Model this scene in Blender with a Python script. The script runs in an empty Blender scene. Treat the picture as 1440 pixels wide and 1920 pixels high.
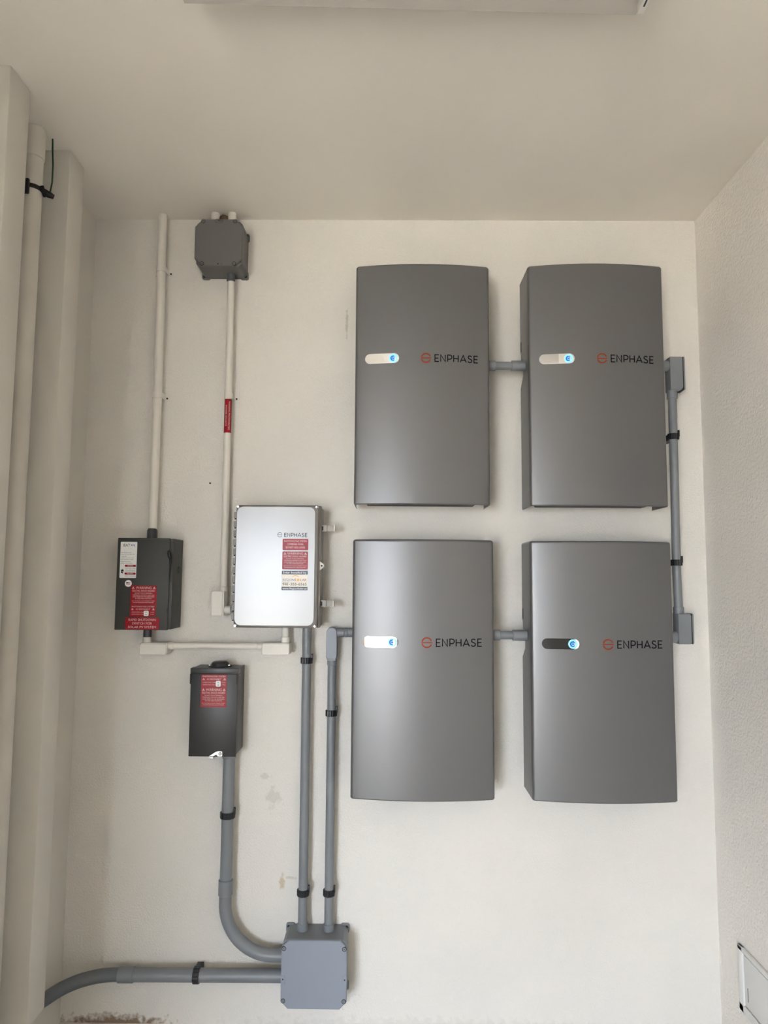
import bpy, bmesh, math, random
from mathutils import Vector, Matrix

random.seed(7)
scene = bpy.context.scene
COL = scene.collection
PI = math.pi

# ------------------------------------------------------------------ camera
# world: X right along the equipment wall, Y into it (wall face at y = 0), Z up, floor z = 0
def look(pitch, yaw, roll):
    cp, sp, cy, sy = math.cos(pitch), math.sin(pitch), math.cos(yaw), math.sin(yaw)
    f = Vector((sy * cp, cy * cp, sp)); r = Vector((cy, -sy, 0)); d = -r.cross(f)
    c, s = math.cos(roll), math.sin(roll)
    r2 = c * r + s * d; d2 = -s * r + c * d
    return Matrix((( r2.x, -d2.x, -f.x), (r2.y, -d2.y, -f.y), (r2.z, -d2.z, -f.z)))
cam_data = bpy.data.cameras.new('camera')
cam_data.sensor_fit = 'HORIZONTAL'; cam_data.sensor_width = 36.0
cam_data.lens = 1330.5 * 36.0 / 1440.0
cam_data.clip_start = 0.02
cam = bpy.data.objects.new('camera', cam_data); COL.objects.link(cam)
cam.matrix_world = Matrix.Translation((0, -2.2, 1.31)) @ look(0.0903, -0.00884, -0.00716).to_4x4()
scene.camera = cam

# ------------------------------------------------------------------ sky, sun, door portal, exposure
world = bpy.data.worlds.new('world'); scene.world = world; world.use_nodes = True
wn = world.node_tree.nodes; wl = world.node_tree.links
# bright hazy sky, the same in every direction
wn['Background'].inputs[0].default_value = (0.83, 0.95, 1.12, 1); wn['Background'].inputs[1].default_value = 1.55

sun_data = bpy.data.lights.new('sun', 'SUN'); sun_data.energy = 2.2; sun_data.angle = math.radians(0.6)
sun_data.color = (1.0, 0.93, 0.82)
sun = bpy.data.objects.new('sun', sun_data); COL.objects.link(sun)
sun.rotation_euler = (math.radians(38), 0, math.radians(-60))     # high, from the left: lights the drive, not the alcove

DOOR_Y, DOOR_X0, DOOR_X1, DOOR_H = -6.2, -2.45, -1.02, 1.86
por_data = bpy.data.lights.new('doorway_daylight', 'AREA'); por_data.shape = 'RECTANGLE'
por_data.size = DOOR_X1 - DOOR_X0; por_data.size_y = DOOR_H
por_data.cycles.is_portal = True
por = bpy.data.objects.new('doorway_daylight', por_data); COL.objects.link(por)
por.location = ((DOOR_X0 + DOOR_X1) / 2, DOOR_Y + 0.02, DOOR_H / 2); por.rotation_euler = (-PI / 2, 0, PI)

vs = scene.view_settings
vs.view_transform = 'Standard'; vs.look = 'None'; vs.gamma = 1.0; vs.use_curve_mapping = False
vs.exposure = 4.58
scene.cycles.max_bounces = 7; scene.cycles.diffuse_bounces = 5; scene.cycles.glossy_bounces = 3; scene.cycles.transmission_bounces = 1
scene.cycles.use_denoising = True
scene.cycles.adaptive_threshold = 0.08
scene.cycles.sample_clamp_indirect = 6.0

# ------------------------------------------------------------------ materials
def mat(name, col, rough=0.5, metal=0.0, spec=0.5, bump=None, emis=None, estr=0.0, vary=0.0, vscale=6.0, coat=0.0):
    m = bpy.data.materials.new(name); m.use_nodes = True
    nt = m.node_tree; b = nt.nodes['Principled BSDF']
    b.inputs['Base Color'].default_value = (*col, 1); b.inputs['Roughness'].default_value = rough
    b.inputs['Metallic'].default_value = metal; b.inputs['Specular IOR Level'].default_value = spec
    if coat: b.inputs['Coat Weight'].default_value = coat
    if emis:
        b.inputs['Emission Color'].default_value = (*emis, 1); b.inputs['Emission Strength'].default_value = estr
    geo = nt.nodes.new('ShaderNodeNewGeometry')
    if vary:
        n = nt.nodes.new('ShaderNodeTexNoise'); n.inputs['Scale'].default_value = vscale; n.inputs['Detail'].default_value = 4
        nt.links.new(geo.outputs['Position'], n.inputs['Vector'])
        mr = nt.nodes.new('ShaderNodeMapRange'); mr.inputs[1].default_value = 0.3; mr.inputs[2].default_value = 0.7
        mr.inputs[3].default_value = 1 - vary; mr.inputs[4].default_value = 1 + vary
        nt.links.new(n.outputs[0], mr.inputs[0])
        mx = nt.nodes.new('ShaderNodeVectorMath'); mx.operation = 'SCALE'; mx.inputs[0].default_value = col
        nt.links.new(mr.outputs[0], mx.inputs['Scale']); nt.links.new(mx.outputs[0], b.inputs['Base Color'])
    if bump:
        sc, st, dist = bump
        n = nt.nodes.new('ShaderNodeTexNoise'); n.inputs['Scale'].default_value = sc; n.inputs['Detail'].default_value = 3
        nt.links.new(geo.outputs['Position'], n.inputs['Vector'])
        bp = nt.nodes.new('ShaderNodeBump'); bp.inputs['Strength'].default_value = st; bp.inputs['Distance'].default_value = dist
        nt.links.new(n.outputs[0], bp.inputs['Height']); nt.links.new(bp.outputs[0], b.inputs['Normal'])
    return m

def wall_material(name, col, bumpscale, strength, stains=False):
    """Painted rough plaster; optional stains with a shape of their own on the equipment wall."""
    m = mat(name, col, 0.75, 0, 0.25)
    nt = m.node_tree; N = nt.nodes; L = nt.links; b = N['Principled BSDF']; geo = N['Geometry']
    n1 = N.new('ShaderNodeTexNoise'); n1.inputs['Scale'].default_value = bumpscale; n1.inputs['Detail'].default_value = 2
    L.new(geo.outputs['Position'], n1.inputs['Vector'])
    bp = N.new('ShaderNodeBump'); bp.inputs['Strength'].default_value = strength; bp.inputs['Distance'].default_value = 0.004
    L.new(n1.outputs[0], bp.inputs['Height']); L.new(bp.outputs[0], b.inputs['Normal'])
    big = N.new('ShaderNodeTexNoise'); big.inputs['Scale'].default_value = 2.3; big.inputs['Detail'].default_value = 2
    L.new(geo.outputs['Position'], big.inputs['Vector'])
    rmp = N.new('ShaderNodeMapRange'); rmp.inputs[1].default_value = 0.35; rmp.inputs[2].default_value = 0.65
    rmp.inputs[3].default_value = 0.97; rmp.inputs[4].default_value = 1.02
    L.new(big.outputs[0], rmp.inputs[0])
    base = N.new('ShaderNodeVectorMath'); base.operation = 'SCALE'; base.inputs[0].default_value = col
    L.new(rmp.outputs[0], base.inputs['Scale'])
    out = base.outputs[0]
    if stains:
        wob = N.new('ShaderNodeTexNoise'); wob.inputs['Scale'].default_value = 55; wob.inputs['Detail'].default_value = 4
        L.new(geo.outputs['Position'], wob.inputs['Vector'])
        def spot(cx, cz, rx, rz, colour, amt, out, lo=0.45, hi=0.62):
            off = N.new('ShaderNodeVectorMath'); off.operation = 'SUBTRACT'; off.inputs[1].default_value = (cx, 0, cz)
            L.new(geo.outputs['Position'], off.inputs[0])
            sc = N.new('ShaderNodeVectorMath'); sc.operation = 'MULTIPLY'; sc.inputs[1].default_value = (1 / rx, 0, 1 / rz)
            L.new(off.outputs[0], sc.inputs[0])
            ln = N.new('ShaderNodeVectorMath'); ln.operation = 'LENGTH'; L.new(sc.outputs[0], ln.inputs[0])
            s1 = N.new('ShaderNodeMath'); s1.operation = 'MULTIPLY_ADD'; s1.inputs[1].default_value = -0.5
            L.new(ln.outputs['Value'], s1.inputs[0]); s1.inputs[2].default_value = 0.5
            s2 = N.new('ShaderNodeMath'); s2.operation = 'ADD'; L.new(s1.outputs[0], s2.inputs[0]); L.new(wob.outputs[0], s2.inputs[1])
            mr = N.new('ShaderNodeMapRange'); mr.inputs[1].default_value = lo; mr.inputs[2].default_value = hi
            mr.inputs[3].default_value = 0; mr.inputs[4].default_value = amt
            L.new(s2.outputs[0], mr.inputs[0])
            mx = N.new('ShaderNodeMix'); mx.data_type = 'RGBA'
            L.new(mr.outputs[0], mx.inputs[0]); L.new(out, mx.inputs[6]); mx.inputs[7].default_value = (*colour, 1)
            return mx.outputs[2]
        out = spot(-0.315, 0.400, 0.010, 0.024, (0.50, 0.38, 0.20), 0.65, out, 0.5, 0.72)
        out = spot(-0.292, 0.414, 0.024, 0.006, (0.52, 0.45, 0.34), 0.5, out, 0.55, 0.75)
        out = spot(-0.345, 0.645, 0.035, 0.05, (0.45, 0.42, 0.36), 0.35, out, 0.62, 0.8)
        out = spot(-0.375, 0.705, 0.03, 0.012, (0.45, 0.42, 0.36), 0.35, out, 0.62, 0.8)
        out = spot(-0.142, 2.11, 0.006, 0.06, (0.40, 0.36, 0.30), 0.5, out, 0.55, 0.75)
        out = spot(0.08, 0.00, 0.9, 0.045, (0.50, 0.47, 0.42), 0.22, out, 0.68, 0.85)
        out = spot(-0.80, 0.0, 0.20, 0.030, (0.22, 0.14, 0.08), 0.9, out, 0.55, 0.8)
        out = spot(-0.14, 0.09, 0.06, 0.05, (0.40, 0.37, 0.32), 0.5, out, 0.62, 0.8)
    L.new(out, b.inputs['Base Color'])
    return m

M = {}
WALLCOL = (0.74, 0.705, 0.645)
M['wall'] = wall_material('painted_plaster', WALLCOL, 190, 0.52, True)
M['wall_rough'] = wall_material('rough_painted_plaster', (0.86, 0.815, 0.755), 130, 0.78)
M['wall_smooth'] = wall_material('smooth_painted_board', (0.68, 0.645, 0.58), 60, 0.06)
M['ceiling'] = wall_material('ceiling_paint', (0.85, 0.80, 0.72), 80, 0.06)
M['floor'] = mat('concrete_floor', (0.66, 0.63, 0.59), 0.7, bump=(60, 0.2, 0.002), vary=0.12, vscale=4)
M['drive'] = mat('sunlit_driveway', (0.50, 0.43, 0.345), 0.85, vary=0.08, vscale=2)
M['added_dark'] = mat('added_black_panel', (0.012, 0.012, 0.012), 0.4)
M['battery'] = mat('satin_silver_paint', (0.148, 0.146, 0.144), 0.36, 0.42, 0.5)
M['core'] = mat('black_core', (0.006, 0.006, 0.006), 0.6)
M['bracket'] = mat('galvanised_bracket', (0.40, 0.39, 0.37), 0.5, 0.6)
M['mirror'] = mat('mirror_glass', (0.86, 0.86, 0.86), 0.04, 1.0)
M['led_ring'] = mat('led_ring_light', (0.1, 0.3, 0.6), 0.4, emis=(0.18, 0.55, 1.0), estr=0.060)
M['led_disc'] = mat('led_disc_light', (0.0, 0.02, 0.10), 0.4, emis=(0.002, 0.03, 0.16), estr=0.10)
M['orange'] = mat('orange_print', (0.30, 0.042, 0.012), 0.8, 0, 0.1)
M['black_print'] = mat('black_print', (0.008, 0.008, 0.009), 0.8, 0, 0.1)
M['grey_print'] = mat('dark_grey_print', (0.03, 0.03, 0.03), 0.8, 0, 0.1)
M['gray_pvc'] = mat('gray_pvc', (0.195, 0.205, 0.217), 0.42, vary=0.05, vscale=9)
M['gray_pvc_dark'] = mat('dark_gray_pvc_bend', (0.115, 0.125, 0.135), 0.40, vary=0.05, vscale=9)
M['lid_pvc'] = mat('blue_gray_pvc_lid', (0.245, 0.265, 0.305), 0.48)
M['lid_shaded'] = mat('shaded_gray_pvc_lid', (0.125, 0.12, 0.115), 0.5)  # same PVC as the lower box; shade under the ceiling put into its colour
M['white_pvc'] = mat('white_painted_pvc', (0.74, 0.70, 0.63), 0.5, vary=0.03, vscale=12)
M['old_paint'] = mat('old_white_paint', (0.62, 0.58, 0.51), 0.6, vary=0.05, vscale=10)
M['rail'] = mat('white_enamel_rail', (0.86, 0.83, 0.78), 0.5)
M['black_plastic'] = mat('black_plastic', (0.010, 0.010, 0.011), 0.38)
M['gasket'] = mat('black_gasket', (0.006, 0.006, 0.006), 0.6)
M['eaton'] = mat('gray_green_enamel', (0.046, 0.046, 0.040), 0.5, 0, 0.35)
M['eaton_dark'] = mat('dark_gray_enamel_edge', (0.035, 0.035, 0.033), 0.5)
M['acd'] = mat('dark_gray_enamel', (0.040, 0.038, 0.037), 0.38, 0.2, vary=0.10, vscale=14)
M['connector'] = mat('dark_gray_fitting', (0.055, 0.055, 0.055), 0.45)
M['plate'] = mat('brushed_white_aluminium', (0.42, 0.42, 0.41), 0.24, 0.0, 0.55, vary=0.02, vscale=5)
M['comb_frame'] = mat('gray_metal_frame', (0.20, 0.19, 0.18), 0.30, 0.6)
M['comb_body'] = mat('light_gray_enclosure', (0.33, 0.315, 0.285), 0.5)
M['chrome'] = mat('chrome', (0.8, 0.8, 0.8), 0.12, 1.0)
M['red'] = mat('red_sticker', (0.30, 0.006, 0.014), 0.30, 0, 0.22)
M['pink_text'] = mat('faded_white_print', (0.70, 0.52, 0.50), 0.4)
M['white_sticker'] = mat('white_sticker', (0.80, 0.79, 0.77), 0.4)
M['cream'] = mat('cream_sticker', (0.80, 0.74, 0.64), 0.4)
M['navy'] = mat('navy_print', (0.035, 0.05, 0.085), 0.4)
M['blue_print'] = mat('blue_print', (0.01, 0.05, 0.30), 0.4)
M['gold'] = mat('gold_print', (0.75, 0.42, 0.08), 0.4)
M['green_wire'] = mat('green_wire', (0.012, 0.06, 0.02), 0.4)
M['bronze'] = mat('dark_bronze_clamp', (0.010, 0.006, 0.006), 0.5)
M['foam'] = mat('brown_foam', (0.16, 0.11, 0.06), 0.9, bump=(120, 0.8, 0.004))
M['zinc'] = mat('zinc_plate', (0.75, 0.72, 0.68), 0.35, 0.7)
M['panel'] = mat('pale_panel', (0.56, 0.525, 0.475), 0.6)
M['plaster_white'] = mat('white_plastic', (0.80, 0.79, 0.77), 0.5)

# ------------------------------------------------------------------ object helpers
ORG = {}
def thing(name, label, cat, loc, group=None):
    o = bpy.data.objects.new(name, None); COL.objects.link(o)
    o.empty_display_size = 0.05
    o.location = loc; o['label'] = label; o['category'] = cat
    if group: o['group'] = group
    ORG[o] = Vector(loc)
    return o

def obj(name, bm, m, parent=None, angle=35, label=None):
    """Link a bmesh given in world coordinates as one mesh object."""
    bmesh.ops.recalc_face_normals(bm, faces=bm.faces)
    org = ORG[parent] if parent else Vector((0, 0, 0))
    if org.length: bmesh.ops.translate(bm, verts=bm.verts, vec=-org)
    me = bpy.data.meshes.new(name); bm.to_mesh(me); bm.free()
    for p in me.polygons: p.use_smooth = True
    me.set_sharp_from_angle(angle=math.radians(angle))
    me.materials.append(m if not isinstance(m, str) else M[m])
    o = bpy.data.objects.new(name, me); COL.objects.link(o)
    if parent: o.parent = parent
    ORG[o] = org
    if label: o['label'] = label
    return o

def struct(name, bm, m, parent=None):
    o = obj(name, bm, m, parent)
    if parent is None: o['kind'] = 'structure'
    return o

def box(bm, x0, x1, y0, y1, z0, z1, bev=0.0, seg=2):
    x0, x1 = sorted((x0, x1)); y0, y1 = sorted((y0, y1)); z0, z1 = sorted((z0, z1))
    r = bmesh.ops.create_cube(bm, size=1.0)
    for v in r['verts']:
        v.co = Vector(((x0 + x1) / 2 + v.co.x * (x1 - x0), (y0 + y1) / 2 + v.co.y * (y1 - y0), (z0 + z1) / 2 + v.co.z * (z1 - z0)))
    if bev:
        es = list({e for v in r['verts'] for e in v.link_edges})
        bmesh.ops.bevel(bm, geom=es, offset=bev, segments=seg, affect='EDGES', profile=0.5)
    return bm

def B(*a, **k): return box(bmesh.new(), *a, **k)

def frame_of(d):
    d = d.normalized(); up = Vector((0, 0, 1)) if abs(d.z) < 0.9 else Vector((0, 1, 0))
    a = d.cross(up).normalized(); return a, d.cross(a).normalized()

def tube(bm, pts, radii, n=20, caps=True):
    """Sweep a circle along points with one radius per point (transported frame)."""
    pts = [Vector(p) for p in pts]
    if not isinstance(radii, (list, tuple)): radii = [radii] * len(pts)
    tang = []
    for i in range(len(pts)):
        a = pts[max(i - 1, 0)]; b = pts[min(i + 1, len(pts) - 1)]
        if (b - a).length < 1e-9: b = pts[min(i + 2, len(pts) - 1)]; a = pts[max(i - 2, 0)]
        tang.append((b - a).normalized())
    u, v = frame_of(tang[0]); rings = []
    for i, p in enumerate(pts):
        t = tang[i]; u = (u - t * u.dot(t)).normalized(); v = t.cross(u)
        rings.append([bm.verts.new(p + radii[i] * (math.cos(2 * PI * k / n) * u + math.sin(2 * PI * k / n) * v)) for k in range(n)])
    for a, b in zip(rings, rings[1:]):
        for k in range(n): bm.faces.new((a[k], a[(k + 1) % n], b[(k + 1) % n], b[k]))
    if caps: bm.faces.new(rings[0]); bm.faces.new(rings[-1][::-1])
    return bm

def T(pts, r, n=20): return tube(bmesh.new(), pts, r, n)

def collar(bm, a, b, r, lip=0.0015, n=24):
    """A socket between a and b with softened rims."""
    a = Vector(a); b = Vector(b); d = (b - a).normalized()
    return tube(bm, [a, a + d * lip, b - d * lip, b], [r - lip, r, r, r - lip], n)

def prism(bm, poly, y0, y1, bev=0.0):
    """Polygon in XZ extruded from y0 (back) to y1 (front); front rim optionally softened."""
    cx = sum(p[0] for p in poly) / len(poly); cz = sum(p[1] for p in poly) / len(poly)
    def ring(y, ins):
        out = []
        for x, z in poly:
            d = Vector((x - cx, z - cz)); l = max(d.length, 1e-6); d *= max(l - ins, 0) / l
            out.append(bm.verts.new((cx + d.x, y, cz + d.y)))
        return out
    levels = [(y0, 0)] + ([(y1 + bev, 0), (y1, bev)] if bev else [(y1, 0)])
    rings = [ring(y, i) for y, i in levels]; n = len(poly)
    for a, b in zip(rings, rings[1:]):
        for k in range(n): bm.faces.new((a[k], a[(k + 1) % n], b[(k + 1) % n], b[k]))
    bm.faces.new(rings[0][::-1]); bm.faces.new(rings[-1])
    return bm

def rrect(x0, x1, z0, z1, r, n=6):
    if not isinstance(r, (list, tuple)): r = [r] * 4            # order: top right, top left, bottom left, bottom right
    pts = []
    for (cx, cz, a0), rr in zip(((x1, z1, 0), (x0, z1, 90), (x0, z0, 180), (x1, z0, 270)), r):
        sx = 1 if a0 in (0, 270) else -1; sz = 1 if a0 in (0, 90) else -1
        ox, oz = cx - sx * rr, cz - sz * rr
        if rr <= 0: pts.append((cx, cz)); continue
        for k in range(n + 1):
            a = math.radians(a0 + 90 * k / n); pts.append((ox + rr * math.cos(a), oz + rr * math.sin(a)))
    return pts

def PR(poly, y0, y1, bev=0.0): return prism(bmesh.new(), poly, y0, y1, bev)

def ribbon(bm, path, w, yf, th, closed=False):
    """A flat stroke of width w along an XZ path, laid on the surface y = yf(x), th thick."""
    n = len(path); L = []; R = []
    for i in range(n):
        p = Vector(path[i])
        a = Vector(path[(i - 1) % n if closed else max(i - 1, 0)]); b = Vector(path[(i + 1) % n if closed else min(i + 1, n - 1)])
        d1 = (p - a); d2 = (b - p)
        d1 = d1.normalized() if d1.length > 1e-9 else d2.normalized()
        d2 = d2.normalized() if d2.length > 1e-9 else d1
        nn = Vector((-(d1.y + d2.y), d1.x + d2.x)).normalized()
        k = min(1.0 / max(nn.dot(Vector((-d1.y, d1.x))), 0.3), 2.0)
        L.append(p + nn * w / 2 * k); R.append(p - nn * w / 2 * k)
    def mk(q, o): return bm.verts.new((q.x, yf(q.x) - o, q.y))
    Lf = [mk(q, th) for q in L]; Rf = [mk(q, th) for q in R]; Lb = [mk(q, 0) for q in L]; Rb = [mk(q, 0) for q in R]
    m = n if closed else n - 1
    for i in range(m):
        j = (i + 1) % n
        bm.faces.new((Lf[i], Lf[j], Rf[j], Rf[i])); bm.faces.new((Lb[i], Lb[j], Lf[j], Lf[i])); bm.faces.new((Rf[i], Rf[j], Rb[j], Rb[i]))
    if not closed:
        bm.faces.new((Lb[0], Lf[0], Rf[0], Rb[0])); bm.faces.new((Lb[-1], Rb[-1], Rf[-1], Lf[-1]))
    return bm

def arc(cx, cz, r, a0, a1, n=20):
    return [(cx + r * math.cos(math.radians(a0 + (a1 - a0) * k / n)), cz + r * math.sin(math.radians(a0 + (a1 - a0) * k / n))) for k in range(n + 1)]

LETTERS = {
    'E': (0.62, [[(0.62, 1), (0.07, 1), (0.07, 0), (0.62, 0)], [(0.07, 0.5), (0.56, 0.5)]]),
    'N': (0.80, [[(0.07, 0), (0.07, 1), (0.73, 0), (0.73, 1)]]),
    'P': (0.66, [[(0.07, 0), (0.07, 1), (0.36, 1)] + arc(0.36, 0.69, 0.31, 90, -90, 10) + [(0.07, 0.38)]]),
    'H': (0.80, [[(0.07, 0), (0.07, 1)], [(0.73, 0), (0.73, 1)], [(0.07, 0.5), (0.73, 0.5)]]),
    'A': (0.88, [[(0.02, 0), (0.44, 1), (0.86, 0)], [(0.19, 0.30), (0.69, 0.30)]]),
    'S': (0.66, [[(0.58, 0.86), (0.50, 0.95), (0.34, 1.0), (0.17, 0.95), (0.09, 0.80), (0.12, 0.63), (0.30, 0.53), (0.48, 0.45), (0.60, 0.32),
                  (0.60, 0.16), (0.48, 0.03), (0.30, 0.0), (0.13, 0.05), (0.04, 0.16)]]),
}
def stroke_word(word, x0, x1, z0, z1, w, yf, th):
    """Thin even-stroked capitals spread between x0 and x1."""
    gap = 0.20; H = z1 - z0
    tot = sum(LETTERS[c][0] for c in word) + gap * (len(word) - 1)
    s = (x1 - x0) / tot; bm = bmesh.new(); x = x0
    for c in word:
        for k, st in enumerate(LETTERS[c][1]):
            ribbon(bm, [(x + p[0] * s, z0 + w / 2 + p[1] * (H - w)) for p in st], w, yf, th + 0.00003 * k)
        x += (LETTERS[c][0] + gap) * s
    return bm

def emblem(cx, cz, r, w, yf, th):
    bm = bmesh.new()
    ribbon(bm, arc(cx, cz, r - w / 2, 22, 168, 18), w, yf, th)
    ribbon(bm, arc(cx, cz, r - w / 2, 192, 338, 18), w, yf, th)
    ribbon(bm, [(cx - r, cz), (cx - r / 3, cz), (cx + r / 3, cz), (cx + r, cz)], w * 0.8, yf, th + 0.00003)
    return bm

def text_bm(s, x, z, h, y, align='CENTER', width=None, roll=0.0, th=0.0002):
    """Printed lettering: built-in font turned into a thin mesh on the plane y, facing -Y."""
    cu = bpy.data.curves.new('lettering', 'FONT'); cu.body = s; cu.size = 1.0; cu.align_x = align
    cu.resolution_u = 2; cu.extrude = 0.0
    o = bpy.data.objects.new('lettering', cu); COL.objects.link(o)
    dg = bpy.context.evaluated_depsgraph_get(); dg.update()
    me = bpy.data.meshes.new_from_object(o.evaluated_get(dg))
    bm = bmesh.new(); bm.from_mesh(me)
    bpy.data.objects.remove(o); bpy.data.curves.remove(cu); bpy.data.meshes.remove(me)
    xs = [v.co.x for v in bm.verts]; ww = max(xs) - min(xs); mid = (max(xs) + min(xs)) / 2
    s_z = h / 0.70; s_x = (width / ww) if width else s_z
    for v in bm.verts:
        lx = (v.co.x - (mid if align == 'CENTER' else min(xs))) * s_x; lz = v.co.y * s_z
        if roll: lx, lz = lx * math.cos(roll) - lz * math.sin(roll), lx * math.sin(roll) + lz * math.cos(roll)
        v.co = Vector((x + lx, y - th, z + lz))
    return bm

def merge(*bms):
    out = bms[0]
    for b in bms[1:]:
        me = bpy.data.meshes.new('tmp'); b.to_mesh(me); b.free(); out.from_mesh(me); bpy.data.meshes.remove(me)
    return out

def flat(bm_list): return merge(*bm_list)

# ------------------------------------------------------------------ the room
RX, LX, CZ = 0.9745, -0.9595, 2.4565
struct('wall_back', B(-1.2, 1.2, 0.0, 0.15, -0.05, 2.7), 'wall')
struct('ceiling', B(-4.9, 1.2, -6.4, 0.1, CZ, CZ + 0.12), 'ceiling')
struct('floor', B(-4.9, 1.2, -6.3, 0.1, -0.1, 0.0), 'floor')
struct('wall_right', B(RX, RX + 0.15, -6.4, 0.1, -0.05, 2.6), 'wall_rough')
LW_END = -2.35
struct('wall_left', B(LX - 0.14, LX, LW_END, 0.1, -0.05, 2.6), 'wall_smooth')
# the garage widens to the left behind the photographer
struct('wall_side', B(-4.85, LX - 0.14, LW_END, LW_END + 0.12, -0.05, 2.6), 'wall_smooth')
struct('wall_far_left', B(-4.9, -4.75, -6.4, LW_END, -0.05, 2.6), 'wall_smooth')
bm = B(DOOR_X1, RX + 0.1, DOOR_Y - 0.12, DOOR_Y, -0.05, 2.6)
box(bm, -4.9, DOOR_X0, DOOR_Y - 0.12, DOOR_Y, -0.05, 2.6)
box(bm, DOOR_X0, DOOR_X1, DOOR_Y - 0.12, DOOR_Y, DOOR_H, 2.6)
struct('wall_front', bm, 'wall_smooth')
struct('ground', B(-20, 16, -30, DOOR_Y - 0.12, -0.12, -0.02), 'drive')
struct('added_dark_panel', B(-0.90, 0.93, DOOR_Y, DOOR_Y + 0.03, 0.0, 2.08), 'added_dark')  # black panel added out of view so a status window mirrors dark
# boxed-out pilasters on the left wall; they stop short of the floor so the conduit can pass below
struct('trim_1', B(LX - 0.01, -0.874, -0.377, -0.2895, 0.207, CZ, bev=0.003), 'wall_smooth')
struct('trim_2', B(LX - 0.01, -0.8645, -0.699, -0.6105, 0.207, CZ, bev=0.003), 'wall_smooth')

# ------------------------------------------------------------------ storage batteries
BW, BH, BD, BUL = 0.20, 0.72, 0.157, 0.022
def yface(x): return -(BD + BUL * (1 - (x / BW) ** 2))
def battery_ring(yb_l, yb_r, inset):
    """Plan outline of the cover from the rear edge of the left side round the convex front to the right side."""
    pts = []; r = 0.010; W = BW
    pts.append((-W, yb_l)); pts.append((-W, -0.10)); pts.append((-W, -0.13))
    xp = -W + r; 
    for _ in range(4):                                   # rounded vertical edge meets the convex face without a crease
        sl = 2 * BUL * xp / W ** 2; ang = math.atan2(-1.0, sl); xp = -W + r + r * math.cos(ang)
    cx, cy = xp - r * math.cos(ang), yface(xp) - r * math.sin(ang)
    a1 = math.degrees(ang) % 360
    left = [(cx + r * math.cos(math.radians(180 + (a1 - 180) * k / 8)), cy + r * math.sin(math.radians(180 + (a1 - 180) * k / 8))) for k in range(9)]
    pts += left
    for k in range(1, 24):
        x = xp * (1 - 2 * k / 24); pts.append((x, yface(x)))
    pts += [(-x, y) for x, y in reversed(left)]
    pts.append((W, -0.13)); pts.append((W, -0.10)); pts.append((W, yb_r))
    if inset:
        pts = [(x * (1 - inset / W), y + inset * (1 if y < -0.1 else 0)) for x, y in pts]
    return pts

ZP = 0.438
def back_edge(z):
    a = -0.030
    keys = [(0, a), (ZP - 0.058, a), (ZP - 0.03, -0.072), (ZP + 0.022, -0.072), (ZP + 0.026, -0.040), (ZP + 0.05, -0.036), (ZP + 0.052, a), (1, a)]
    for (z0, y0), (z1, y1) in zip(keys, keys[1:]):
        if z0 <= z <= z1: return y0 + (y1 - y0) * (z - z0) / max(z1 - z0, 1e-9)
    return a

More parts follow.
